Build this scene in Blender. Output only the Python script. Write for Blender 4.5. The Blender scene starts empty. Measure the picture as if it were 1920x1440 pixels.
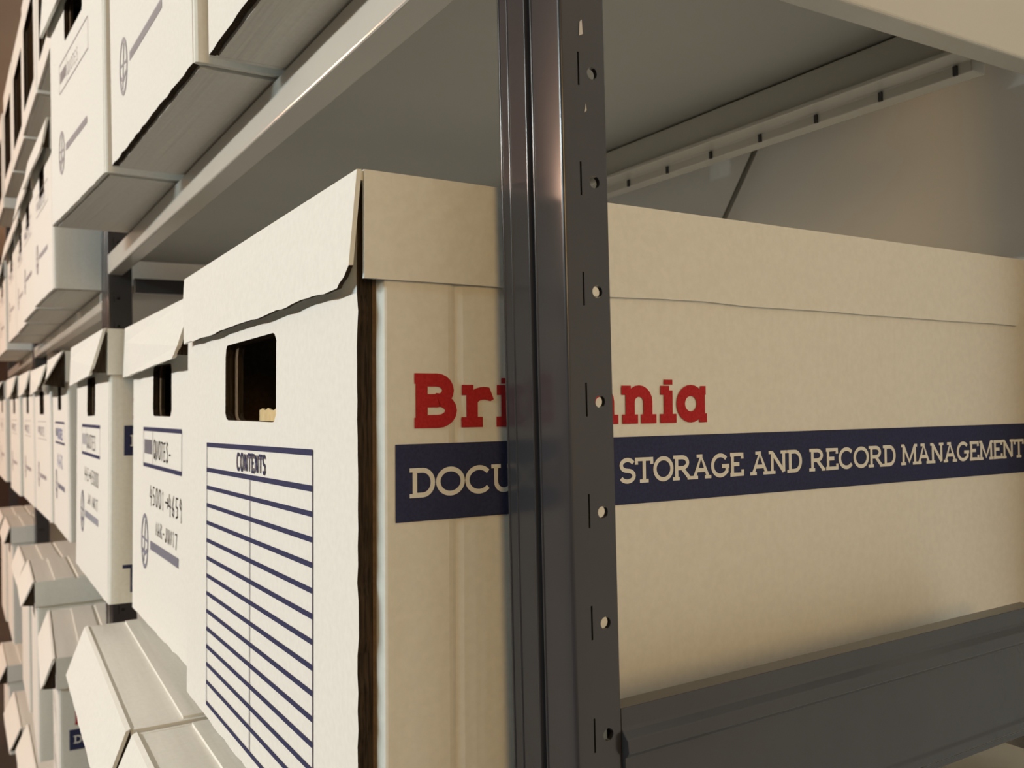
import bpy, bmesh, math, random
from mathutils import Vector, Matrix
from mathutils.geometry import tessellate_polygon

# ------------------------------------------------------------------ camera, world, lamps, exposure
SC = bpy.context.scene
COL = SC.collection
U = 0.85                    # survey unit -> metres
ZC = 1.25                   # camera height above the floor


def P(x, y, z):
    return Vector((x * U, y * U, z * U + ZC))


def set_camera():
    yaw, pit, rol, f = math.radians(31.58), math.radians(1.1), math.radians(-1.33), 1700.0
    cy, sy = math.cos(yaw), math.sin(yaw)
    f0 = Vector((-cy, sy, 0)); r0 = Vector((sy, cy, 0)); u0 = Vector((0, 0, 1))
    F = f0 * math.cos(pit) + u0 * math.sin(pit)
    u = u0 * math.cos(pit) - f0 * math.sin(pit)
    R = r0 * math.cos(rol) + u * math.sin(rol)
    Up = u * math.cos(rol) - r0 * math.sin(rol)
    cd = bpy.data.cameras.new('camera'); cam = bpy.data.objects.new('camera', cd); COL.objects.link(cam)
    cd.sensor_fit = 'HORIZONTAL'; cd.sensor_width = 36; cd.lens = 36 * f / 1920
    cd.clip_start = 0.01; cd.clip_end = 60
    cd.dof.use_dof = True; cd.dof.focus_distance = 0.40; cd.dof.aperture_fstop = 22
    B = -F
    cam.matrix_world = Matrix(((R.x, Up.x, B.x, 0), (R.y, Up.y, B.y, 0), (R.z, Up.z, B.z, ZC), (0, 0, 0, 1)))
    SC.camera = cam
    return F


FWD = set_camera()
wd = bpy.data.worlds.new('world'); SC.world = wd; wd.use_nodes = True
bg = wd.node_tree.nodes['Background']
bg.inputs[0].default_value = (1.0, 0.84, 0.64, 1); bg.inputs[1].default_value = 0.05


def area(name, loc, target, sx, sy, watts, col):
    ld = bpy.data.lights.new(name, 'AREA'); ld.shape = 'RECTANGLE'; ld.size = sx; ld.size_y = sy
    ld.energy = watts; ld.color = col
    o = bpy.data.objects.new(name, ld); COL.objects.link(o)
    o.location = loc
    o.rotation_euler = (Vector(target) - Vector(loc)).to_track_quat('-Z', 'Y').to_euler()
    return o


# fluorescent tubes over the aisle (long side along the aisle) and a dim warm lamp at the near end
for tx, watts, tint in ((-0.30, 49, (0.86, 1.05, 1.11)), (-1.25, 26, (1.0, 0.94, 0.87)), (-2.75, 50, (1.0, 0.63, 0.44)), (-6.9, 105, (1.0, 0.57, 0.37))):
    area('ceiling_tube', (tx, -3.0, 2.30), (tx, 0.0, 1.1), 1.45, 0.10, watts, tint)
area('warm_lamp_near_end', (1.7, -0.35, 1.75), (-0.35, 0.3, 1.2), 0.6, 0.6, 9.6, (1.0, 0.60, 0.20))

SC.view_settings.view_transform = 'Standard'
SC.view_settings.look = 'None'
SC.view_settings.exposure = 0.09
SC.view_settings.gamma = 1.0
SC.view_settings.use_curve_mapping = False

# ------------------------------------------------------------------ materials


def new_mat(name, col, rough=0.9, spec=0.3, metallic=0.0, coat=0.0):
    m = bpy.data.materials.new(name); m.use_nodes = True
    b = m.node_tree.nodes['Principled BSDF']
    b.inputs['Base Color'].default_value = (*col, 1)
    b.inputs['Roughness'].default_value = rough
    b.inputs['Specular IOR Level'].default_value = spec
    b.inputs['Metallic'].default_value = metallic
    b.inputs['Coat Weight'].default_value = coat
    b.inputs['Coat Roughness'].default_value = 0.12
    return m


def nd(m, t, **kw):
    n = m.node_tree.nodes.new(t)
    for k, v in kw.items():
        if k in n.inputs:
            n.inputs[k].default_value = v
        else:
            setattr(n, k, v)
    return n


def mottled(name, c1, c2, rough, spec, scale=(60, 60, 60), bump=0.0, bscale=(60, 60, 60), coat=0.0, detail=4):
    m = new_mat(name, c1, rough, spec, coat=coat)
    lk = m.node_tree.links.new
    b = m.node_tree.nodes['Principled BSDF']
    tc = nd(m, 'ShaderNodeTexCoord')
    mp = nd(m, 'ShaderNodeMapping', Scale=scale); lk(tc.outputs['Object'], mp.inputs['Vector'])
    nz = nd(m, 'ShaderNodeTexNoise', Scale=1.0, Detail=detail); lk(mp.outputs[0], nz.inputs['Vector'])
    cr = nd(m, 'ShaderNodeValToRGB')
    cr.color_ramp.elements[0].position = 0.35; cr.color_ramp.elements[0].color = (*c1, 1)
    cr.color_ramp.elements[1].position = 0.65; cr.color_ramp.elements[1].color = (*c2, 1)
    lk(nz.outputs['Fac'], cr.inputs[0]); lk(cr.outputs[0], b.inputs['Base Color'])
    if bump:
        mp2 = nd(m, 'ShaderNodeMapping', Scale=bscale); lk(tc.outputs['Object'], mp2.inputs['Vector'])
        n2 = nd(m, 'ShaderNodeTexNoise', Scale=1.0, Detail=3.0); lk(mp2.outputs[0], n2.inputs['Vector'])
        bp = nd(m, 'ShaderNodeBump', Strength=bump, Distance=0.003)
        lk(n2.outputs['Fac'], bp.inputs['Height']); lk(bp.outputs[0], b.inputs['Normal'])
    return m


CARD = mottled('white_corrugated_card', (0.745, 0.742, 0.685), (0.78, 0.777, 0.72), 0.85, 0.2,
               scale=(300, 300, 300), bump=0.25, bscale=(55, 55, 5))
CARDX = mottled('white_lid_card', (0.745, 0.742, 0.685), (0.78, 0.777, 0.72), 0.85, 0.2,
                scale=(300, 300, 300), bump=0.2, bscale=(6, 70, 70))
RIB = mottled('ribbed_base_card', (0.745, 0.742, 0.685), (0.78, 0.777, 0.72), 0.85, 0.2,
              scale=(300, 300, 300), bump=0.9, bscale=(2, 75, 2))
RAW_SHADE = mottled('raw_edge_and_gap_shade', (0.018, 0.013, 0.008), (0.055, 0.038, 0.024), 0.95, 0.1, scale=(900, 900, 60))  # torn card edges
KRAFT = mottled('brown_kraft_liner', (0.13, 0.085, 0.05), (0.17, 0.115, 0.07), 0.95, 0.1, scale=(300, 300, 300))
MANILA = mottled('manila_paper', (0.62, 0.47, 0.24), (0.70, 0.55, 0.30), 0.9, 0.1, scale=(200, 200, 200))
NAVY = mottled('navy_print', (0.028, 0.033, 0.085), (0.036, 0.042, 0.10), 0.8, 0.2, scale=(900, 900, 900))
RED = mottled('red_print', (0.40, 0.018, 0.022), (0.46, 0.028, 0.03), 0.8, 0.2, scale=(900, 900, 900))
FADED = new_mat('faded_print', (0.40, 0.37, 0.38), 0.9, 0.1)
GREYPRINT = new_mat('faded_blue_grey_print', (0.24, 0.24, 0.29), 0.9, 0.1)
INK = new_mat('black_marker', (0.03, 0.028, 0.026), 0.9, 0.1)
BLUEINK = new_mat('blue_marker', (0.16, 0.19, 0.42), 0.9, 0.1)
WHITEMETAL = mottled('pale_grey_enamel', (0.55, 0.535, 0.48), (0.58, 0.565, 0.50), 0.17, 0.5, scale=(8, 8, 8))
DARKMETAL = mottled('dark_grey_enamel', (0.032, 0.031, 0.034), (0.038, 0.037, 0.040), 0.20, 0.5,
                    scale=(14, 14, 14), bump=0.015, bscale=(9, 9, 3))
CHIP = new_mat('bare_chipped_metal', (0.55, 0.53, 0.50), 0.5, 0.5)
STEEL = new_mat('brace_steel', (0.20, 0.19, 0.17), 0.4, 0.5)
BOARD = mottled('shelf_board_face', (0.41, 0.405, 0.37), (0.45, 0.445, 0.405), 0.6, 0.3, scale=(5, 5, 5))
WALLM = mottled('painted_wall', (0.87, 0.86, 0.82), (0.90, 0.89, 0.85), 0.9, 0.1, scale=(3, 3, 3), bump=0.05, bscale=(120, 120, 120))
DARKWALL = mottled('dark_painted_wall', (0.05, 0.038, 0.034), (0.06, 0.046, 0.04), 0.9, 0.1, scale=(2, 2, 2))
FARM = mottled('brown_painted_wall', (0.22, 0.185, 0.145), (0.25, 0.21, 0.165), 0.9, 0.1, scale=(2, 2, 2))
FLOORM = mottled('grey_floor_paint', (0.055, 0.048, 0.044), (0.07, 0.062, 0.056), 0.6, 0.3, scale=(6, 6, 6))
CEILM = mottled('ceiling_plaster', (0.40, 0.36, 0.30), (0.44, 0.40, 0.34), 0.95, 0.1, scale=(2, 2, 2))

# ------------------------------------------------------------------ mesh helpers


def slab(bm, outer, holes, t, frame, mi=0, wall_mi=None):
    """extrude a 2-D outline (with holes) from depth 0 to depth t; frame maps (a, b, depth) to a point"""
    wall_mi = mi if wall_mi is None else wall_mi
    loops = [outer] + list(holes)
    vl = [[Vector((a, b, 0)) for a, b in lp] for lp in loops]
    tris = tessellate_polygon(vl)
    flat = [p for lp in loops for p in lp]
    v0 = [bm.verts.new(frame(a, b, 0)) for a, b in flat]
    v1 = [bm.verts.new(frame(a, b, t)) for a, b in flat]
    for tr in tris:
        for vs, order in ((v0, tr), (v1, tr[::-1])):
            try:
                f = bm.faces.new([vs[i] for i in order]); f.material_index = mi
            except ValueError:
                pass
    k = 0
    for lp in loops:
        n = len(lp)
        for i in range(n):
            j = (i + 1) % n
            f = bm.faces.new((v0[k + i], v0[k + j], v1[k + j], v1[k + i]))
            f.material_index = wall_mi(lp[i], lp[j], k > 0) if callable(wall_mi) else wall_mi
        k += n


def box(bm, x0, x1, y0, y1, z0, z1, mi=0):
    slab(bm, [(x0, y0), (x1, y0), (x1, y1), (x0, y1)], [], z1 - z0, lambda a, b, d: Vector((a, b, z0 + d)), mi)


def wavy(p, q, n, amp, rng):
    out = []
    dx, dy = q[0] - p[0], q[1] - p[1]
    L = math.hypot(dx, dy)
    for i in range(n):
        t = i / n
        a = 0 if i == 0 else rng.uniform(-amp, amp)
        out.append((p[0] + dx * t - dy / L * a, p[1] + dy * t + dx / L * a))
    return out


def rrect(x0, x1, z0, z1, r, n=4):
    pts = []
    for cx, cz, a0 in ((x1 - r, z0 + r, -90), (x1 - r, z1 - r, 0), (x0 + r, z1 - r, 90), (x0 + r, z0 + r, 180)):
        for i in range(n + 1):
            a = math.radians(a0 + 90 * i / n)
            pts.append((cx + r * math.cos(a), cz + r * math.sin(a)))
    return pts


def make(name, bm, mats, parent=None, smooth=False, bevel=0.0):
    bmesh.ops.recalc_face_normals(bm, faces=bm.faces)
    me = bpy.data.meshes.new(name); bm.to_mesh(me); bm.free()
    for m in (mats if isinstance(mats, (list, tuple)) else [mats]):
        me.materials.append(m)
    o = bpy.data.objects.new(name, me); COL.objects.link(o)
    if parent is not None:
        o.parent = parent
    if smooth:
        for p in me.polygons:
            p.use_smooth = True
    if bevel:
        md = o.modifiers.new('bevel', 'BEVEL'); md.width = bevel; md.segments = 3; md.limit_method = 'ANGLE'
        md.angle_limit = math.radians(35)
    return o


def stroke(bm, pts, w, frame, mi=0, closed=False):
    """flat ribbon of width w along a polyline"""
    n = len(pts)
    if n < 2:
        return
    L, Rr = [], []
    for i in range(n):
        a = pts[(i - 1) % n] if (closed or i > 0) else None
        b = pts[i]
        c = pts[(i + 1) % n] if (closed or i < n - 1) else None

        def un(p, q):
            d = Vector((q[0] - p[0], q[1] - p[1])); return d.normalized() if d.length > 1e-9 else Vector((1, 0))
        d1 = un(a, b) if a else un(b, c)
        d2 = un(b, c) if c else d1
        nn = Vector((-(d1.y + d2.y), d1.x + d2.x))
        if nn.length < 1e-6:
            nn = Vector((-d1.y, d1.x))
        nn.normalize()
        k = max(0.82, abs(nn.dot(Vector((-d1.y, d1.x)))))
        h = w / 2 / k
        L.append(bm.verts.new(frame(b[0] + nn.x * h, b[1] + nn.y * h)))
        Rr.append(bm.verts.new(frame(b[0] - nn.x * h, b[1] - nn.y * h)))
    for i in range(n if closed else n - 1):
        j = (i + 1) % n
        try:
            f = bm.faces.new((L[i], L[j], Rr[j], Rr[i])); f.material_index = mi
        except ValueError:
            pass


def arc(cx, cy, rx, ry, a0, a1, n=14):
    return [(cx + rx * math.cos(math.radians(a0 + (a1 - a0) * i / n)), cy + ry * math.sin(math.radians(a0 + (a1 - a0) * i / n))) for i in range(n + 1)]


# letter skeletons: name -> (advance, [polylines], [serif (x, y, half length)])   cap height 1
def glyphs():
    G = {}
    G['D'] = (0.86, [[(.16, 0), (.16, 1)], [(.16, 1), (.42, 1)] + arc(.42, .5, .34, .5, 90, -90) + [(.16, 0)]], [(.12, 0, .12), (.12, 1, .12)])
    G['O'] = (1.0, [arc(.5, .5, .42, .5, 0, 360, 28)], [])
    G['C'] = (0.94, [arc(.5, .5, .42, .5, 40, 320, 24)], [])
    G['G'] = (1.0, [arc(.5, .5, .42, .5, 42, 300, 24) + [(.86, .2), (.86, .45)], [(.58, .46), (.98, .46)]], [])
    G['U'] = (0.92, [[(.17, 1), (.17, .36)] + arc(.46, .36, .29, .36, 180, 360) + [(.75, 1)]], [(.17, 1, .16), (.75, 1, .16)])
    G['M'] = (1.16, [[(.16, 0), (.18, 1)], [(.18, 1), (.58, .1), (.98, 1)], [(.98, 1), (1.0, 0)]], [(.16, 0, .16), (1.0, 0, .16), (.12, 1, .1), (1.04, 1, .1)])
    G['E'] = (0.80, [[(.16, 0), (.16, 1)], [(.04, 1), (.70, 1), (.70, .78)], [(.16, .52), (.54, .52)], [(.04, 0), (.72, 0), (.72, .24)]], [])
    G['N'] = (1.0, [[(.16, 0), (.16, 1)], [(.16, 1), (.80, 0)], [(.80, 0), (.80, 1)]], [(.16, 0, .16), (.08, 1, .1), (.80, 1, .16)])
    G['T'] = (0.86, [[(.42, 0), (.42, 1)], [(.05, .76), (.05, 1), (.79, 1), (.79, .76)]], [(.42, 0, .2)])
    G['S'] = (0.76, [arc(.38, .75, .29, .25, 20, 270, 14)[:] + arc(.38, .25, .31, .25, 90, -160, 14)], [])
    G['R'] = (0.94, [[(.16, 0), (.16, 1)], [(.16, 1), (.44, 1)] + arc(.44, .74, .28, .26, 90, -90, 10) + [(.16, .48)], [(.44, .48), (.80, 0)]], [(.14, 0, .16), (.10, 1, .1), (.82, 0, .1)])
    G['A'] = (1.0, [[(.14, 0), (.48, 1), (.84, 0)], [(.26, .33), (.72, .33)]], [(.14, 0, .16), (.84, 0, .16), (.40, 1, .14)])
    G['B'] = (0.98, [[(.22, 0), (.22, 1)], [(.22, 1), (.52, 1)] + arc(.52, .75, .22, .25, 90, -90, 10) + [(.22, .5)],
                     [(.52, .5)] + arc(.54, .26, .26, .26, 90, -90, 10) + [(.22, 0)]], [(.21, 0, .15), (.21, 1, .15)])
    x = 0.76
    G['r'] = (0.72, [[(.25, 0), (.25, x)], [(.25, .42)] + arc(.50, .46, .25, .22, 180, 60, 8) + [(.66, x - .09)]], [(.25, 0, .24), (.16, x, .14)])
    G['i'] = (0.52, [[(.26, 0), (.26, x)], [(.26, .92), (.26, 1.06)]], [(.26, 0, .24), (.17, x, .14)])
    G['t'] = (0.58, [[(.26, 1.0), (.26, .2)] + arc(.42, .2, .16, .18, 180, 300, 8), [(.04, x), (.52, x)]], [])
    G['a'] = (0.84, [arc(.36, .38, .28, .38, 0, 360, 24), [(.64, 0), (.64, x)]], [(.70, 0, .13), (.70, x, .10)])
    G['n'] = (0.98, [[(.24, 0), (.24, x)], [(.24, .40)] + arc(.47, .44, .23, .30, 180, 0, 10) + [(.70, 0)]], [(.24, 0, .22), (.72, 0, .22), (.14, x, .14)])
    G[' '] = (0.42, [], [])
    return G


GLYPHS = glyphs()
# plain handwritten figures
HAND = {
    'Q': [arc(.4, .5, .36, .48, 80, 440, 14), [(.5, .3), (.85, -.1)]], 'U': [[(.05, .95), (.1, .2), (.35, .0), (.6, .25), (.65, .95)]],
    'O': [arc(.4, .5, .36, .46, 70, 430, 14)], 'T': [[(0, .95), (.75, .9)], [(.4, .95), (.35, 0)]],
    'E': [[(.65, .95), (.1, .9), (.08, 0), (.65, .05)], [(.1, .5), (.55, .5)]], 'S': [[(.6, .85), (.3, 1), (.1, .75), (.5, .4), (.5, .1), (.2, 0), (.0, .15)]],
    '-': [[(.1, .4), (.5, .42)]], '4': [[(.3, 1), (.0, .4), (.7, .38)], [(.5, .8), (.45, -.1)]], '5': [[(.6, .95), (.15, .95), (.1, .55), (.5, .5), (.5, .1), (.1, 0)]],
    '0': [arc(.35, .5, .3, .48, 80, 440, 12)], '1': [[(.2, .8), (.3, 1), (.28, 0)]], '6': [[(.5, 1), (.15, .5), (.15, .1), (.45, 0), (.55, .3), (.2, .4)]],
    '9': [[(.55, .75), (.3, 1), (.1, .7), (.4, .5), (.55, .8), (.5, -.1)]], '3': [[(.1, .9), (.5, .95), (.25, .55), (.55, .3), (.3, 0), (.05, .1)]],
    '7': [[(0, .9), (.6, .95), (.25, -.05)]], '>': [[(0, .5), (.9, .5)], [(.6, .75), (.9, .5), (.6, .25)]],
    'M': [[(0, 0), (.1, .9), (.35, .3), (.6, .9), (.7, 0)]], 'A': [[(0, 0), (.3, .95), (.6, 0)], [(.12, .35), (.5, .35)]],
    'R': [[(.1, 0), (.1, .95), (.5, .8), (.1, .5), (.6, 0)]], 'J': [[(.5, .95), (.45, .1), (.2, 0), (0, .2)]],
    'N': [[(.05, 0), (.1, .9), (.5, .05), (.55, .95)]], '.': [[(.1, .02), (.2, .06)]], ' ': []}


def slab_text(bm, text, a0, a1, b0, h, w, frame, mi=0, slope=0.0, serif=True, sw=None, tight=1.0, ext=0.0):
    """letters set between a0 and a1 along the line, base b0, cap height h, stroke w"""
    tot = sum(GLYPHS[c][0] for c in text)
    k = (a1 - a0) / tot
    hh = h - w
    x = a0
    lay = [0]
    for c in text:
        adv, lines, ser = GLYPHS[c]

        def fr(p, q, x=x, adv=adv):
            a = x + (p * tight + .5 * adv * (1 - tight)) * k
            return (a, b0 + w / 2 + q * hh + slope * (a - a0))
        for ln in lines:
            lay[0] += 1
            e = lay[0] * 2e-6
            cl = len(ln) > 20 and (Vector(ln[0]) - Vector(ln[-1])).length < 1e-5
            stroke(bm, [fr(*p) for p in (ln[:-1] if cl else ln)], w, lambda a, b, e=e: frame(a, b, e), mi, closed=cl)
        if serif:
            for sx, sy, half in ser:
                lay[0] += 1
                e = lay[0] * 2e-6
                ws = sw or w
                yy = (w - ws) / 2 * (1 if sy > .5 else -1) / hh if sy in (0, 1) else 0
                stroke(bm, [fr(sx - half - ext, sy + yy), fr(sx + half + ext, sy + yy)], ws, lambda a, b, e=e: frame(a, b, e), mi)
        x += adv * k


def hand_text(bm, text, a0, a1, b0, h, w, frame, mi=0, slope=0.0):
    k = (a1 - a0) / len(text)
    e = [0]
    for i, c in enumerate(text):
        for ln in HAND[c]:
            e[0] += 1
            q = e[0] * 2e-6
            stroke(bm, [(a0 + (i + p[0]) * k, b0 + p[1] * h + slope * (i + p[0]) * k) for p in ln], w,
                   lambda a, b, q=q: frame(a, b, q), mi)


def empty(name, loc, rot=(0, 0, 0), label=None, cat=None, group=None):
    o = bpy.data.objects.new(name, None); COL.objects.link(o)
    o.location = loc; o.rotation_euler = rot; o.empty_display_size = 0.05
    if label: o['label'] = label
    if cat: o['category'] = cat
    if group: o['group'] = group
    return o


# ------------------------------------------------------------------ room shell
def structure(name, x0, x1, y0, y1, z0, z1, mat):
    bm = bmesh.new(); box(bm, x0, x1, y0, y1, z0, z1)
    o = make(name, bm, mat); o['kind'] = 'structure'
    return o


WY = 0.585          # face of the wall behind the rack
structure('floor', -9, 3, -4.3, WY + .1, -0.1, 0.0, FLOORM)
structure('ceiling', -9, 3, -4.3, WY + .1, 2.6, 2.7, CEILM)
structure('wall_back', -9, 3, WY, WY + .1, 0.0, 2.6, WALLM)
structure('wall_front', -9, 3, -4.3, -4.2, 0.0, 2.6, FARM)
structure('wall_left', -9.1, -9, -4.3, WY + .1, 0.0, 2.6, DARKWALL)
structure('wall_right', 3, 3.1, -4.3, WY + .1, 0.0, 2.6, WALLM)

# ------------------------------------------------------------------ shelving rack
K = 0.61
XF = -0.498 * K            # outer face of the near post's flank (survey units)
YF = 0.35 * K              # front face of the posts
YB = 0.556                 # back posts
PITCH = 0.0755 * K
ZTOP, ZBOT = 1.20, -1.47
Z_MID, Z_UP = -0.2200, 0.256
rack = empty('shelving_rack', P(-1.8, YF, ZBOT), label='long rack of pale grey shelves on dark grey slotted posts holding all the boxes', cat='shelving')
RO = rack.location.copy()


def rl(v):
    return v - RO


def post(xr, yf, front=True, detail=True, w=0.0500, dpt=0.0228):
    """upright: U channel with a grooved glossy web and two pierced flanks; xr = right flank face"""
    bm = bmesh.new()
    t = 0.0022
    s = 1 if front else -1
    zlo, zhi = ZBOT, ZTOP

    def fr(a, b, d):          # a along x from the right flank (<0), b depth from the face
        return rl(P(xr + a, yf + s * b, zlo + d))
    def bump(c, r, n=10):       # rolled ridge standing proud of the web
        return [(c - r * math.cos(k * math.pi / n), -r * .75 * math.sin(k * math.pi / n)) for k in range(n + 1)]
    inner = [(0, .0042), (-t, .0042), (-t, t + .0012), (-.010, t + .0004), (-w + t, t + .0004), (-w + t, .0042), (-w, .0042)]
    if w > .04:
        g = -.0238
        face = [(-w, .0016)] + [(-w + .0012 - .0012 * math.cos(k * math.pi / 10), .0012 - .0012 * math.sin(k * math.pi / 10)) for k in range(6)]
        face += bump(-w + .0022, .0007) + bump(-w + .0092, .0007)
        face += [(g - .0040, 0)] + bump(g - .0026, .0007) + [(g - .0012, .0022), (g + .0012, .0022)] + bump(g + .0026, .0007) + [(-.0016 + .0016 * math.sin(k * math.pi / 10), .0016 - .0016 * math.cos(k * math.pi / 10)) for k in range(6)]
    else:
        face = [(-w, 0), (0, 0)]
    prof = inner + face
    slab(bm, prof, [], zhi - zlo, fr)
    n0 = int((zlo - .1372) / PITCH)
    n1 = int((zhi - .1372) / PITCH)
    for n in range(n0, n1 + 1):
        zc = .1372 + n * PITCH
        for xx in (xr - t, xr - w):
            a0, a1 = .0042, dpt
            hole = [(.0163 + .0026 * math.cos(i * math.pi / 8), .0026 * math.sin(i * math.pi / 8)) for i in range(16)]
            slot = [(.0088, -.006), (.0097, -.006), (.0097, .008), (.0088, .008)]
            slab(bm, [(a0, -PITCH / 2), (a1, -PITCH / 2), (a1, PITCH / 2), (a0, PITCH / 2)], [hole, slot], t,
                 lambda a, b, d, xx=xx, zc=zc: rl(P(xx + d, yf + s * a, zc + b)))
    if detail:
        for y0, y1, za, zb in ((.0098, .0118, .152, .159), (.0118, .0128, .120, .124), (.0088, .0118, -.2115, -.2035), (.0102, .0118, -.2235, -.2115)):
            vs = [bm.verts.new(rl(P(xr + .0003, yf + a, b))) for a, b in ((y0, za), (y1, za + .001), (y1 - .0004, zb), (y0 + .0005, zb - .001))]
            f = bm.faces.new(vs); f.material_index = 1
    o = make('post', bm, [DARKMETAL, CHIP], rack)
    for p in o.data.polygons:
        p.use_smooth = True
    o.data.set_sharp_from_angle(angle=math.radians(22))
    o['label'] = 'dark grey slotted upright'
    return o


def beam(name, prof, axis, a0, a1, mat, bevel=0.0012, label=None):
    """prof: outline in the plane across the beam; axis 'x': (y,z), axis 'y': (x,z); survey units"""
    bm = bmesh.new()
    if axis == 'x':
        slab(bm, prof, [], a1 - a0, lambda a, b, d: rl(P(a0 + d, a, b)))
    else:
        slab(bm, prof, [], a1 - a0, lambda a, b, d: rl(P(a, a0 + d, b)))
    o = make(name, bm, mat, rack, bevel=bevel)
    if label: o['label'] = label
    return o


PX = [XF, -2.615 * K, -5.27 * K, -8.0 * K]
for i, x in enumerate(PX):
    post(x, YF, True, i == 0, *((.0500, .0228) if i == 0 else (.0720, .0370)))
    post(x, YB + .1120, False, False, .022)


def front_profile(y, zt, zb, dp):
    return [(y, zt), (y, zb), (y + dp, zb), (y + dp, zb + .012), (y + dp - .004, zb + .012), (y + dp - .004, zb + .004), (y + .004, zb + .004), (y + .004, zt)]


def bay(xr, xl, zs, near):
    for zt, zb in zs:
        beam('front_beam', front_profile(YF + .0005, zt - .002, zb, .0235), 'x', xl, xr - (.051 if near else .073), WHITEMETAL, .0022, 'pale grey front beam')
        # back beam: folded channel, stepped lip with notches
        pr = [(YB - .004, zt - .012), (YB - .004, zb - .004), (YB - .014, zb - .004), (YB - .014, zb - .0075), (YB + .006, zb - .0075), (YB + .006, zb - .0150), (YB + .021, zb - .0150), (YB + .021, zt - .012)]
        bm = bmesh.new()
        slab(bm, pr, [], xr - .004 - xl - .06, lambda a, b, d: rl(P(xl + .03 + d, a, b)))
        ob = make('back_beam', bm, WHITEMETAL, rack, bevel=.0008)
        ob['label'] = 'pale grey back rail with notched lip'
        if near:
            x = xr - .045
            while x > xl + .1:
                bm = bmesh.new()
                box(bm, *[q * U for q in (x - .0014, x + .0014, YB + .0045, YB + .0062)], zb * U - .0150 * U + ZC, zb * U - .0085 * U + ZC, 0)
                for v in bm.verts:
                    v.co -= RO
                make('hook_slot', bm, DARKMETAL, ob)
                x -= .0565
        bm = bmesh.new()
        box(bm, (xl + .002) * U, (xr - .002) * U, (YF + .006) * U, (YB + .021) * U, (zt - .010) * U + ZC, zt * U + ZC)
        for v in bm.verts:
            v.co -= RO
        make('shelf_panel', bm, BOARD, rack)
        sp = [(xr, zt - .002), (xr, zb - .0186), (xr - .0175, zb - .0186), (xr - .0175, zt - .012), (xr - .004, zt - .012), (xr - .004, zt - .002)]
        if near:
            beam('side_beam', sp, 'y', YF + .0236, YB + .045, WHITEMETAL, .0015, 'pale grey side beam')
        # dark cross piece under the shelf next to the far post
        beam('cross_bar', [(xl + .003, zb - .006), (xl + .003, zb - .030), (xl + .016, zb - .030), (xl + .016, zb - .006)], 'y', YF + .0380, YB - .001, DARKMETAL, .001, 'dark grey cross bar')


bay(PX[0], PX[1], [(Z_UP, .2216)], True)
bay(PX[1], PX[2], [(.205, .171), (.655, .621)], False)
bay(PX[2], PX[3], [(.200, .166), (.655, .621)], False)
DECK = (-.581, -.735, -.735)
for a, b in ((0, 1), (1, 2), (2, 3)):       # the shelf under the boxes: thin decks
    for zt in (Z_MID, DECK[a], -1.08):
        bm = bmesh.new()
        sl = .0192 if (a, zt) == (0, Z_MID) else 0.0          # the near deck sags to the back
        ya, yb = YF + .006, YB + .021
        za, zb = zt - sl * (ya - .1443), zt - sl * (yb - .1443)
        slab(bm, [(ya, za), (yb, zb), (yb, zb - .011), (ya, za - .011)], [], PX[a] - PX[b] - .004, lambda p, q, d: rl(P(PX[b] + .002 + d, p, q)))
        make('shelf_panel', bm, BOARD, rack)
# dark side rail guarding the near end of the middle shelf: stepped rolled profile
zt = -.213 * K
tie = [(XF, zt), (XF, zt - .008), (XF + .0008, zt - .0095), (XF + .0040, zt - .0120), (XF + .0046, zt - .0175), (XF + .0030, zt - .0195), (XF + .0018, zt - .0200),
       (XF + .0018, -.1925), (XF + .0030, -.1940), (XF + .0030, -.1985), (XF + .0014, -.2000), (XF + .0014, -.2035), (XF - .0105, -.2035), (XF - .0105, zt)]
beam('side_rail', tie, 'y', YF + .0232, YB - .001, DARKMETAL, .0006, 'dark grey end rail')
# diagonal brace rod at the back
bm = bmesh.new()
A, B = P(-.680, .672, .170), P(-.577, .672, .309)
# rod lies just in front of the wall, hooked under the back beam
dv = (B - A).normalized(); s1 = dv.cross(Vector((0, 1, 0))).normalized(); s2 = dv.cross(s1)
A2 = A - dv * .9
ring = []
for c in (A2, B):
    ring.append([bm.verts.new(rl(c + (s1 * math.cos(i * math.pi / 5) + s2 * math.sin(i * math.pi / 5)) * .0021)) for i in range(10)])
for i in range(10):
    bm.faces.new((ring[0][i], ring[0][(i + 1) % 10], ring[1][(i + 1) % 10], ring[1][i]))
bm.faces.new(ring[0]); bm.faces.new(ring[1])
o = make('brace_rod', bm, STEEL, rack, smooth=True); o['label'] = 'thin steel diagonal brace rod'

# ------------------------------------------------------------------ archive boxes
RNG = random.Random(7)
T = 0.0042


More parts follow.
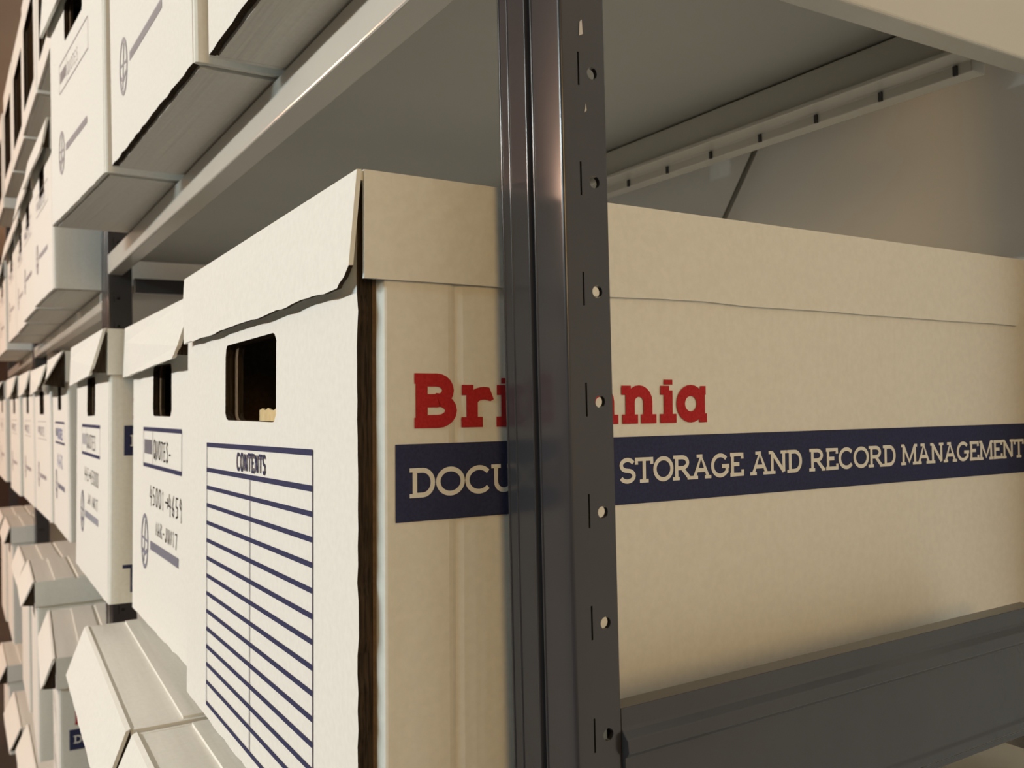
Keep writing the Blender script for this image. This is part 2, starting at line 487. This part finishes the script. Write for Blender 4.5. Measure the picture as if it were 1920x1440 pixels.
def body_mesh(W, L, H, hw, hz0, hz1, rng, hcx=0.0, raw_side=False, raw_base=False):
    bm = bmesh.new()
    h = W / 2
    # front panel with the hand hole; raw edges wavy
    hx = h if raw_side else h - .0042
    ax = .0009 if raw_side else .0001
    out = wavy((-hx, 0), (hx, 0), 24, .0007, rng) + wavy((hx, 0), (hx, H), 40, ax, rng) + wavy((hx, H), (-hx, H), 4, .0003, rng) + wavy((-hx, H), (-hx, 0), 20, .0002, rng)
    hole = []
    for p in rrect(hcx - hw / 2, hcx + hw / 2, hz0, hz1, .006):
        hole.append((p[0] + rng.uniform(-.0007, .0007), p[1] + rng.uniform(-.0007, .0007)))
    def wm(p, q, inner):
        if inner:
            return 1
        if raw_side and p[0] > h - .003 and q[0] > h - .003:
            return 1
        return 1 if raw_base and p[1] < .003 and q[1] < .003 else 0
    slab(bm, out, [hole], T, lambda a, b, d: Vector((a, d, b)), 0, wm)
    # inner front panel, its hole cut a little to the right so its edge shows
    inn = [(p[0] + .006, p[1]) for p in hole]
    slab(bm, [(-h + .012, .002), (h - .012, .002), (h - .012, H - .004), (-h + .012, H - .004)], [inn], .0030, lambda a, b, d: Vector((a, T + .0012 + d, b)), 2, 1)
    # sides, folded in at the front corner
    for s in (1, -1):
        e = (h + .0036 if s > 0 else h - .0006) if raw_side else h
        if raw_side and s > 0:
            pl = [(s * (h - .0016), T + .0002), (s * (h - .0020), .0066), (s * (h - .0014), .0078), (s * (h + .0026), .0089), (s * (h + .0033), .0093), (s * e, .0102), (s * e, .0355), (s * (e - .0004), .0372), (s * (e - .0011), .0388), (s * (e - .0006), .0402), (s * (e - .0002), .0420), (s * e, .0470), (s * e, L), (s * (e - .0042), L), (s * (e - .0042), .0118), (s * (h - .0065), T + .0042), (s * (h - .0065), T + .0002)]
        else:
            pl = [(s * (h - .0040), .0003), (s * (h - .0014), .0008), (s * (h - .0003), .0024), (s * h, .0055), (s * h, L), (s * (h - .0042), L), (s * (h - .0042), .0062), (s * (h - .0062), T + .0008)]
        slab(bm, pl, [], H, lambda a, b, d: Vector((a, b, d)), 0, (lambda p, q, inn: 1 if raw_side and p[1] < .0067 and q[1] < .0067 and abs(p[0]) > h - .003 and abs(q[0]) > h - .003 else 2 if abs(p[0]) < e - .0035 and abs(q[0]) < e - .0035 else 0))  # recess behind the front edge is card, coloured dark brown for its shadow
    box(bm, -h + .0036, h - .0036, L - T, L - .0002, 0, H, 2)              # back
    box(bm, -h + .0075, h - .0075, T + .001, L - T, .0004, .0044, 3)         # bottom, two folded flaps
    box(bm, -h + .0075, h - .0075, T + .001, L * .30, -.0012, .0004, 3)
    return bm


def lid_mesh(W, L, H, fh, sh, ang, rng, steps=True, sag=0.0, rag=.0008, wide=False):
    bm = bmesh.new()
    h = W / 2 + (.0036 if wide else .0040)
    t = .0018 if wide else .0032
    z1 = H + .0048
    z0 = H + .0012
    y0, y1 = (-.0005 if wide else -.0034), L + .004
    # top, slightly sagging
    N = 6
    cols = []
    for i in range(N + 1):
        x = (h - .0012) * (2 * i / N - 1)
        dz = -sag * (1 - (2 * i / N - 1) ** 2)
        cols.append((x, dz))
    for i in range(N):
        (xa, da), (xb, db) = cols[i], cols[i + 1]
        vs = [bm.verts.new(v) for v in ((xa, y0, z1 + da), (xb, y0, z1 + db), (xb, y1, z1 + db), (xa, y1, z1 + da), (xa, y0, z0 + da), (xb, y0, z0 + db), (xb, y1, z0 + db), (xa, y1, z0 + da))]
        for q in ((0, 1, 2, 3), (7, 6, 5, 4), (0, 4, 5, 1), (2, 6, 7, 3), (1, 5, 6, 2), (3, 7, 4, 0)):
            bm.faces.new([vs[k] for k in q])
    if steps:                     # folded layers on the top, seams parallel to the front
        for ya, yb, hh in ((.030, .062, .0020), (.068, L * .40, .0032), (L * .41, L * .62, .0018)):
            box(bm, -h + .004, h - .004, ya, yb, z1 - .0002, z1 + hh)
    # side and back flaps
    for s in (1, -1):
        pl = wavy((y0 + .001, z1 - sh), (y1, z1 - sh), 16, .0006, rng) + [(y1, z1 + .0003), (y0 + .001, z1 + .0003)]
        slab(bm, pl, [], t, lambda a, b, d, s=s: Vector((s * (h - d), a, b)))
    box(bm, -h + t, h - t, y1 - t, y1, z1 - sh, z1 - .0002)
    return bm, (h, z1, y0, t)


def flap_mesh(hinge, fh, ang, rng, rag=.0008, cut=0.010, raw=True, ang_l=None, cutl=0.0):
    """front flap of a lid; its swing goes from ang_l at the left end to ang at the right end"""
    h, z1, y0, t = hinge
    bm = bmesh.new()
    ang_l = ang if ang_l is None else ang_l
    bot = []
    for k in range(40):       # slightly uneven cut
        t_ = k / 40
        a_ = -h + cutl + (2 * h - cut - cutl) * t_
        bot.append((a_, -fh + cut * .15 * t_ + (rag * .55 * (.7 * math.sin(a_ * 55 + fh * 900) + .5 * math.sin(a_ * 131)) + rng.uniform(-.00025, .00025) if k else 0)))
    out = bot + wavy((h - cut, -fh + cut * .15), (h - cut * .22, -fh * .86), 4, .0008, rng) + [(h - .0004, -fh * .80)]
    out += [(h, -.001)] + [(h - 2 * h * k / 12, 0) for k in range(13)] + [(-h + cutl * .1, -fh * .3)]

    def fr(a, b, d):          # depth 0 is the outer face
        k = math.radians(ang_l + (ang - ang_l) * (a + h) / (2 * h))
        ca, sa = math.cos(k), math.sin(k)
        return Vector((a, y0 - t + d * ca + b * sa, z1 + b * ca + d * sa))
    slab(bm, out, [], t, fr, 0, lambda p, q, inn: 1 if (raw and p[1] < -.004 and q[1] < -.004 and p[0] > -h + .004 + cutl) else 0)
    if ang > 8:       # folded ear at the right end, all dark brown to give the gap's shade
        e = h - .0022
        sa, ca = math.sin(math.radians(ang)), math.cos(math.radians(ang))
        slab(bm, [(y0 - .0002, z1 - .002), (y0 - t * .3 - fh * .93 * sa, z1 - fh * .93 * ca), (y0 - .0002, z1 - fh * .90)], [], .0012, lambda a, b, d: Vector((e - d, a, b)), 1, 1)
    return bm


def front_frame(W, y=-.0004):
    return lambda a, b, e=0.0: Vector((a, y - e, b))


def contents_print(par, W, ox, oz, sc=1.0):
    """CONTENTS table printed on one end"""
    bm = bmesh.new(); fr = front_frame(W)
    sl = .0127
    x0, x1, xm = -.2497, -.0511, -.1509
    X = lambda u: W / 2 + u + ox

    def ln(ua, ub, w, th, e):
        stroke(bm, [(X(ua), w + oz + (ua - x0) * sl), (X(ub), w + oz + (ub - x0) * sl)], th, lambda a, b: fr(a, b, e))

    def vl(u, wa, wb, th, e):
        stroke(bm, [(X(u), wa + oz + (u - x0) * sl), (X(u), wb + oz + (u - x0) * sl)], th, lambda a, b: fr(a, b, e))
    ln(x0, x1, .1609, .0026, 0)
    rows = [.1459] + [.1353 - .01055 * i for i in range(12)] + [.0068]
    for i, r in enumerate(rows):
        ln(x0, x1, r, .0026 if i == 0 else .0024, 2e-6)
    vl(x0, .0060, .1620, .0009, 4e-6); vl(x1, .0060, .1620, .0011, 4e-6); vl(xm, .0068, .1459, .0009, 4e-6)
    slab_text(bm, 'CONTENTS', X(-.1780), X(-.1212), .1490 + oz, .0101, .00150, lambda a, b, e: fr(a, b, e + 1e-5), 0, slope=sl, serif=False, tight=.80)
    return make('contents_table', bm, NAVY, par)


def reference_print(par, W, ocx, lines, oz=0.0, mark=INK, lw=.0015, faded=False, block=True):
    """title block, emblem and text bar on the other end, with marker writing"""
    bm = bmesh.new(); fr = front_frame(W)
    c = ocx
    x0, x1, zt, zb = c - .0800, c + .0800, .1690 + oz, .1375 + oz
    lt = .0012 if faded else .0034
    if block:
        stroke(bm, [(x0, zt), (x1, zt)], lt, lambda a, b: fr(a, b, 0))
        stroke(bm, [(x0, zb), (x1, zb)], lt, lambda a, b: fr(a, b, 0))
    for x in (x0, x0 + .044, x1) if block else ():
        stroke(bm, [(x, zb), (x, zt)], .0009, lambda a, b: fr(a, b, 3e-6))
    for i in range(9 if block else 0):
        stroke(bm, [(x0 + .006 + i * .004, .1475 + oz), (x0 + .006 + i * .004, .1600 + oz)], .0024, lambda a, b: fr(a, b, 3e-6), 1)
    # round emblem: ring, inner cross and ship-like strokes
    ex, ez = c - .072, .0700 + oz
    stroke(bm, arc(ex, ez, .0150, .0225, 0, 360, 28)[:-1], .0036, lambda a, b: fr(a, b, 0), 1, closed=True)
    stroke(bm, [(ex - .004, ez - .018), (ex + .003, ez + .019)], .0030, lambda a, b: fr(a, b, 3e-6), 1)
    stroke(bm, [(ex - .014, ez + .003), (ex + .014, ez + .001)], .0020, lambda a, b: fr(a, b, 6e-6), 1)
    stroke(bm, [(ex - .010, ez - .008), (ex, ez - .011), (ex + .011, ez - .007)], .0034, lambda a, b: fr(a, b, 9e-6), 1)
    # long line of small print beside it
    n = 34
    for i in range(n):
        a = c - .044 + i * .0034
        stroke(bm, [(a, .0660 + oz), (a + .0004, .0735 + oz)], .0027, lambda p, q: fr(p, q, 0), 1)
    o = make('title_block', bm, [FADED, FADED] if faded else [NAVY, GREYPRINT], par)
    for txt, a0, a1, b0, h in lines:
        bm = bmesh.new()
        hand_text(bm, txt, c + a0, c + a1, b0 + oz, h, lw, lambda a, b, e: fr(a, b, e + 2e-5), 0, slope=-.02)
        make('marker_writing', bm, mark, par)
    return o


def side_print(par, W, x_off=0.0, full=True, oz=0.0):
    """red name over a navy band with pale capitals on the long side"""
    xs = W / 2 + (.0038 if full else .0002)
    fr = lambda a, b, e=0.0: Vector((xs + .0002 + e, a, b))
    sl = .0062
    bm = bmesh.new()
    b0, b1 = .1389, .1679
    ya, yb = .0132, .4220
    vs = [bm.verts.new(fr(ya, b0 + oz)), bm.verts.new(fr(yb, b0 + oz + sl * (yb - ya))), bm.verts.new(fr(yb, b1 + oz + sl * (yb - ya))), bm.verts.new(fr(ya, b1 + oz))]
    bm.faces.new(vs)
    o = make('printed_band', bm, NAVY, par); o['label'] = 'navy printed band'
    bm = bmesh.new()
    f2 = lambda a, b, e: fr(a, b, e + .00015)
    for word, a0, a1 in (('DOCUMENT', .0190, .1130), ('STORAGE', .1168, .1900), ('AND', .1944, .2294), ('RECORD', .2346, .3008), ('MANAGEMENT', .3052, .4195)):
        slab_text(bm, word, a0, a1, .1478 + oz + (a0 - .0185) * sl, .0111, .00182, f2, 0, slope=sl, sw=.0015, ext=.012)
    o = make('band_lettering', bm, CARD, par); o['label'] = 'pale slab-serif capitals'
    bm = bmesh.new()
    slab_text(bm, 'Britannia', .0193, .1680, .1738 + oz, .0208, .0050, lambda a, b, e: fr(a, b, e), 0, slope=.004, sw=.0040, ext=-.020)
    o = make('name_lettering', bm, RED, par); o['label'] = 'red slab-serif lettering'


def archive_box(label, x1, x0, yf, z, H, L=.40, flap=4.0, fh=.047, sh=.044, rot=0.0, pitch=0.0, seed=0, hw=.085, hz=(.184, .226),
                lid=True, prints=None, side=False, steps=False, group='boxes on the middle shelf', sag=0.0, cut=.010, T_mark=False, roll=0.0, raw_side=False, raw_base=False, raw_flap=False, oz=.003, flap_l=None, cutl=0.0):
    """x1 = right end, x0 = left end, yf = front face, z = underside (survey units); H, L metres"""
    rng = random.Random(seed)
    W = (x1 - x0) * U
    loc = P((x0 + x1) / 2, yf, z) + Vector((0, 0, .0013))
    root = empty('archive_box', loc, (math.radians(-pitch), math.radians(roll), math.radians(rot)), label, 'box', group)
    b = make('body', body_mesh(W, L, H - .0048, hw, hz[0] - .268 + H, hz[1] - .268 + H, rng, raw_side=raw_side, raw_base=raw_base), [CARD, RAW_SHADE, KRAFT, RIB], root)
    if lid:
        bm, hinge = lid_mesh(W, L, H - .0048, fh, sh, flap, rng, steps, sag, wide=raw_side)
        l = make('lid', bm, [CARDX, RAW_SHADE], root)
        if raw_side:
            l.location.x = .0020
        make('front_flap', flap_mesh(hinge, fh, flap, rng, cut=cut, raw=raw_flap, ang_l=flap_l, cutl=cutl), [CARDX, RAW_SHADE], l)
    if prints:
        prints(b, W)
    if side:
        side_print(b, W, full=raw_side, oz=oz)
    if T_mark:
        bm = bmesh.new()
        fr = lambda a, c, e=0.0: Vector((W / 2 + .0002 + e, a, c))
        stroke(bm, [(.0125, .0350), (.0315, .0350)], .0036, lambda a, c: fr(a, c, 0)); stroke(bm, [(.0215, .0350), (.0215, .010)], .0042, lambda a, c: fr(a, c, 3e-6))
        make('printed_letter', bm, NAVY, b)
    return root


# ---- main box (front right bottom corner at -0.3695, 0.1443)
W1 = .3090
a = math.radians(0.9)
cx = -.3695 - math.cos(a) * W1 / 2 / U
cyf = .1443 + math.sin(a) * W1 / 2 / U
main = archive_box('large white card box nearest the camera, CONTENTS table on its end', cx + W1 / 2 / U, cx - W1 / 2 / U, cyf, Z_MID + .0012, .2706, L=.437, flap=5.0, fh=.0444, sh=.0396,
                   rot=-.9, pitch=1.1, seed=3, hw=.100, hz=(.1755, .2170), prints=lambda b, W: contents_print(b, W, 0, .002), side=True, cut=.011, flap_l=4.0, cutl=.016, oz=.002, raw_side=True, raw_flap=True,
                   group='boxes on the middle shelf')

# manila folder bundle seen through the hand hole
fo = empty('file_folder', main.matrix_basis @ Vector((.012, .016, .006)), main.rotation_euler, 'cream file folder seen through the hand hole of the nearest box', 'folder')
rg = random.Random(5)
bm = bmesh.new()
box(bm, -.052, .085, .004, .30, 0, .166)
make('papers', bm, CARD, fo)
bm = bmesh.new()
top = wavy((.09, .1800), (-.056, .1775), 26, .0010, rg)
slab(bm, [(-.056, 0), (.09, 0)] + top, [], .0012, lambda a, b, d: Vector((a, d, b)))
make('cover', bm, MANILA, fo)
bm = bmesh.new()
slab(bm, [(-.056, 0), (.09, 0), (.09, .168), (-.056, .167)], [], .0012, lambda a, b, d: Vector((a, .302 + d, b)))
make('cover', bm, MANILA, fo)


def at(label, pr, pl, z, H, **kw):
    """box whose front bottom edge runs from pr (right end) to pl (left end)"""
    (xa, ya), (xb, yb) = pr, pl
    w = math.hypot(xa - xb, ya - yb)
    cx, cy = (xa + xb) / 2, (ya + yb) / 2
    return archive_box(label, cx + w / 2, cx - w / 2, cy, z, H, rot=math.degrees(math.atan2(ya - yb, xa - xb)), **kw)


MID = 'boxes on the middle shelf'
ref2 = lambda b, W: reference_print(b, W, -.002, [('QUOTES-', -.032, .044, .1445, .016), ('45001>4659', -.048, .086, .1050, .016), ('MAR-JUN17', -.020, .068, .0810, .012)])
at('white card box beside the nearest box, marked QUOTES, its lid flap lifted', (-.752, .1655), (-1.090, .1655), Z_MID, .2640, pitch=1.1, flap=17, flap_l=2, seed=11, hw=.078, prints=ref2, group=MID, cut=.006)
ref3 = lambda b, W: reference_print(b, W, -.002, [('QUOTES', -.032, .048, .1445, .016), ('443>45000', -.052, .074, .1080, .015), ('JAN MAR17', -.020, .068, .0830, .012)])
at('white card box standing forward with its side showing, just before the second dark post', (-1.112, .1445), (-1.455, .1465), Z_MID + .0004, .2640, pitch=1.1, flap=15, flap_l=2, seed=12, hw=.072, prints=ref3, side=True, group=MID, cut=.006, T_mark=True)
refb = lambda b, W: reference_print(b, W, 0, [('QUOTES', -.034, .050, .1445, .016), ('MAR', -.05, .05, .10, .022)], mark=BLUEINK, lw=.0030)
at('box with blue marker on its end, first beyond the second post', (-1.684, .161), (-1.998, .164), Z_MID, .272, flap=28, flap_l=4, fh=.058, seed=13, hw=.06, prints=refb, group=MID)
refp = lambda b, W: reference_print(b, W, 0, [('QUOTES', -.034, .050, .1445, .016)], lw=.0016, mark=GREYPRINT, faded=True)
at('box with widest hand hole slit, second beyond the second post', (-2.008, .160), (-2.345, .156), Z_MID, .266, flap=18, flap_l=2, seed=14, hw=.085, prints=refp, group=MID)
at('faded box in far row, between the wide-slit box and one short of far post', (-2.360, .154), (-2.695, .151), Z_MID, .268, flap=14, flap_l=2, seed=15, hw=.06, prints=refp, group=MID)
at('faded box just short of the far post on the middle shelf', (-2.710, .143), (-3.045, .138), Z_MID, .268, flap=14, flap_l=2, seed=16, hw=.06, prints=refp, group=MID)
at('leftmost box visible on the middle shelf, blurred, with tilted yellowish lid flap', (-3.308, .136), (-3.645, .133), Z_MID, .272, flap=26, flap_l=2, seed=17, hw=.06, prints=refp, group=MID)

at('blurred box half cut by the left edge of photo, on the middle shelf', (-3.660, .131), (-4.000, .128), Z_MID, .270, flap=16, flap_l=2, seed=18, hw=.06, prints=refp, group=MID)

UP = 'boxes on the shelf above'
refu = lambda b, W: reference_print(b, W, -.002, [('QUOTES', -.032, .03, .1445, .014)], lw=.0009, mark=FADED, faded=True)
refn = lambda b, W: reference_print(b, W, -.010, [], faded=True)
at('pinkish box at top of photo, torn corrugated base edge above the pale beam', (-.362, .1610), (-.676, .1600), Z_UP, .270, seed=21, prints=None, group=UP, raw_base=True)
at('yellowish box with crushed corner, right of the top-left clean white box', (-.688, .1536), (-1.030, .1430), Z_UP, .270, seed=22, prints=refn, group=UP, raw_base=True)
at('clean white box with open hand hole at top left, damaged bottom edge', (-1.055, .1405), (-1.400, .1170), Z_UP, .270, seed=23, hw=.10, prints=refu, group=UP)
FAR = 'boxes on the upper shelf beyond the second post'
for i, (pr, pl, ttl) in enumerate((
        ((-1.684, .1420), (-2.000, .134), 'upper box first past the white hand-hole box, hanging over pale beam'),
        ((-2.020, .138), (-2.340, .134), 'upper box second past the white hand-hole box'),
        ((-2.360, .142), (-2.690, .140), 'upper box third past the white hand-hole box'),
        ((-2.710, .140), (-3.045, .136), 'upper box fourth past the white hand-hole box, short of the far post'),
        ((-3.300, .140), (-3.640, .136), 'upper box just beyond the far post, at left edge'),
        ((-3.655, .136), (-4.000, .132), 'upper box at the very left edge of photo, second beyond the far post'))):
    at(ttl, pr, pl, .205 if i < 4 else .200, .242, flap=10, seed=30 + i, hw=.07, prints=refp, group=FAR)
TOP = 'boxes on the highest shelf in view'
for i, (pr, pl, ttl) in enumerate((
        ((-1.720, .153), (-2.060, .149), 'open-fronted high box at top left corner, rightmost of the highest shelf'),
        ((-2.080, .148), (-2.420, .143), 'open-fronted high box at top left corner, next to the rightmost of the highest shelf'),
        ((-2.440, .146), (-2.780, .140), 'open-fronted high box at top left corner, middle one of its row'),
        ((-2.800, .139), (-3.140, .134), 'open-fronted high box at extreme top left edge, short of far post'),
        ((-3.300, .136), (-3.640, .132), 'open-fronted high box at extreme top left edge, beyond far post'))):
    at(ttl, pr, pl, .655, .262, flap=10, seed=40 + i, hw=.215, hz=(.042, .205), prints=None, group=TOP, lid=False)

LOW = 'lidded boxes on the shelf below'
for i, (pr, pl, ztop, deck, fl, ttl) in enumerate((
        ((-.366, .112), (-.742, .120), -.2485, -.581, 24, 'lidded box at the bottom edge of photo, lid seen from above, brightest flap'),
        ((-.766, .118), (-1.150, .132), -.250, -.581, 21, 'lidded box below the QUOTES box, long bright lid flap hanging out'),
        ((-1.692, .1415), (-2.100, .166), -.410, -.735, 20, 'lidded box whose side shows red lettering and navy band start'),
        ((-2.160, .142), (-2.480, .152), -.358, -.735, 24, 'lower lidded box left of the one with red lettering'),
        ((-2.530, .148), (-2.860, .152), -.370, -.735, 18, 'lower lidded box just right of the far dark post'),
        ((-3.300, .150), (-3.650, .152), -.365, -.735, 18, 'lower lidded box left of the far dark post'),
        ((-3.670, .146), (-4.010, .146), -.365, -.735, 18, 'lower lidded box at the very left edge of photo'))):
    at(ttl, pr, pl, deck, (ztop - deck) * U, L=.40, flap=fl, fh=.047, seed=50 + i, hw=.085, side=(i == 2), steps=True, group=LOW, cut=.008,
       prints=refp if i == 2 else None, oz=(ztop - deck) * U - .272)
BOT = 'lidded boxes on the lowest shelf in view'
for i, (pr, pl, ztop, fl, ttl) in enumerate((
        ((-2.200, .146), (-2.540, .150), -.768, 24, 'lowest lidded box at bottom left corner, flap under the red-lettered box'),
        ((-2.600, .138), (-2.940, .140), -.790, 24, 'lowest lidded box at bottom left corner, second flap from the corner'),
        ((-3.300, .136), (-3.640, .136), -.800, 24, 'lowest lidded box at the very left edge of photo'))):
    at(ttl, pr, pl, -1.08, (ztop + 1.08) * U, L=.40, flap=fl, fh=.052, seed=60 + i, steps=True, group=BOT)
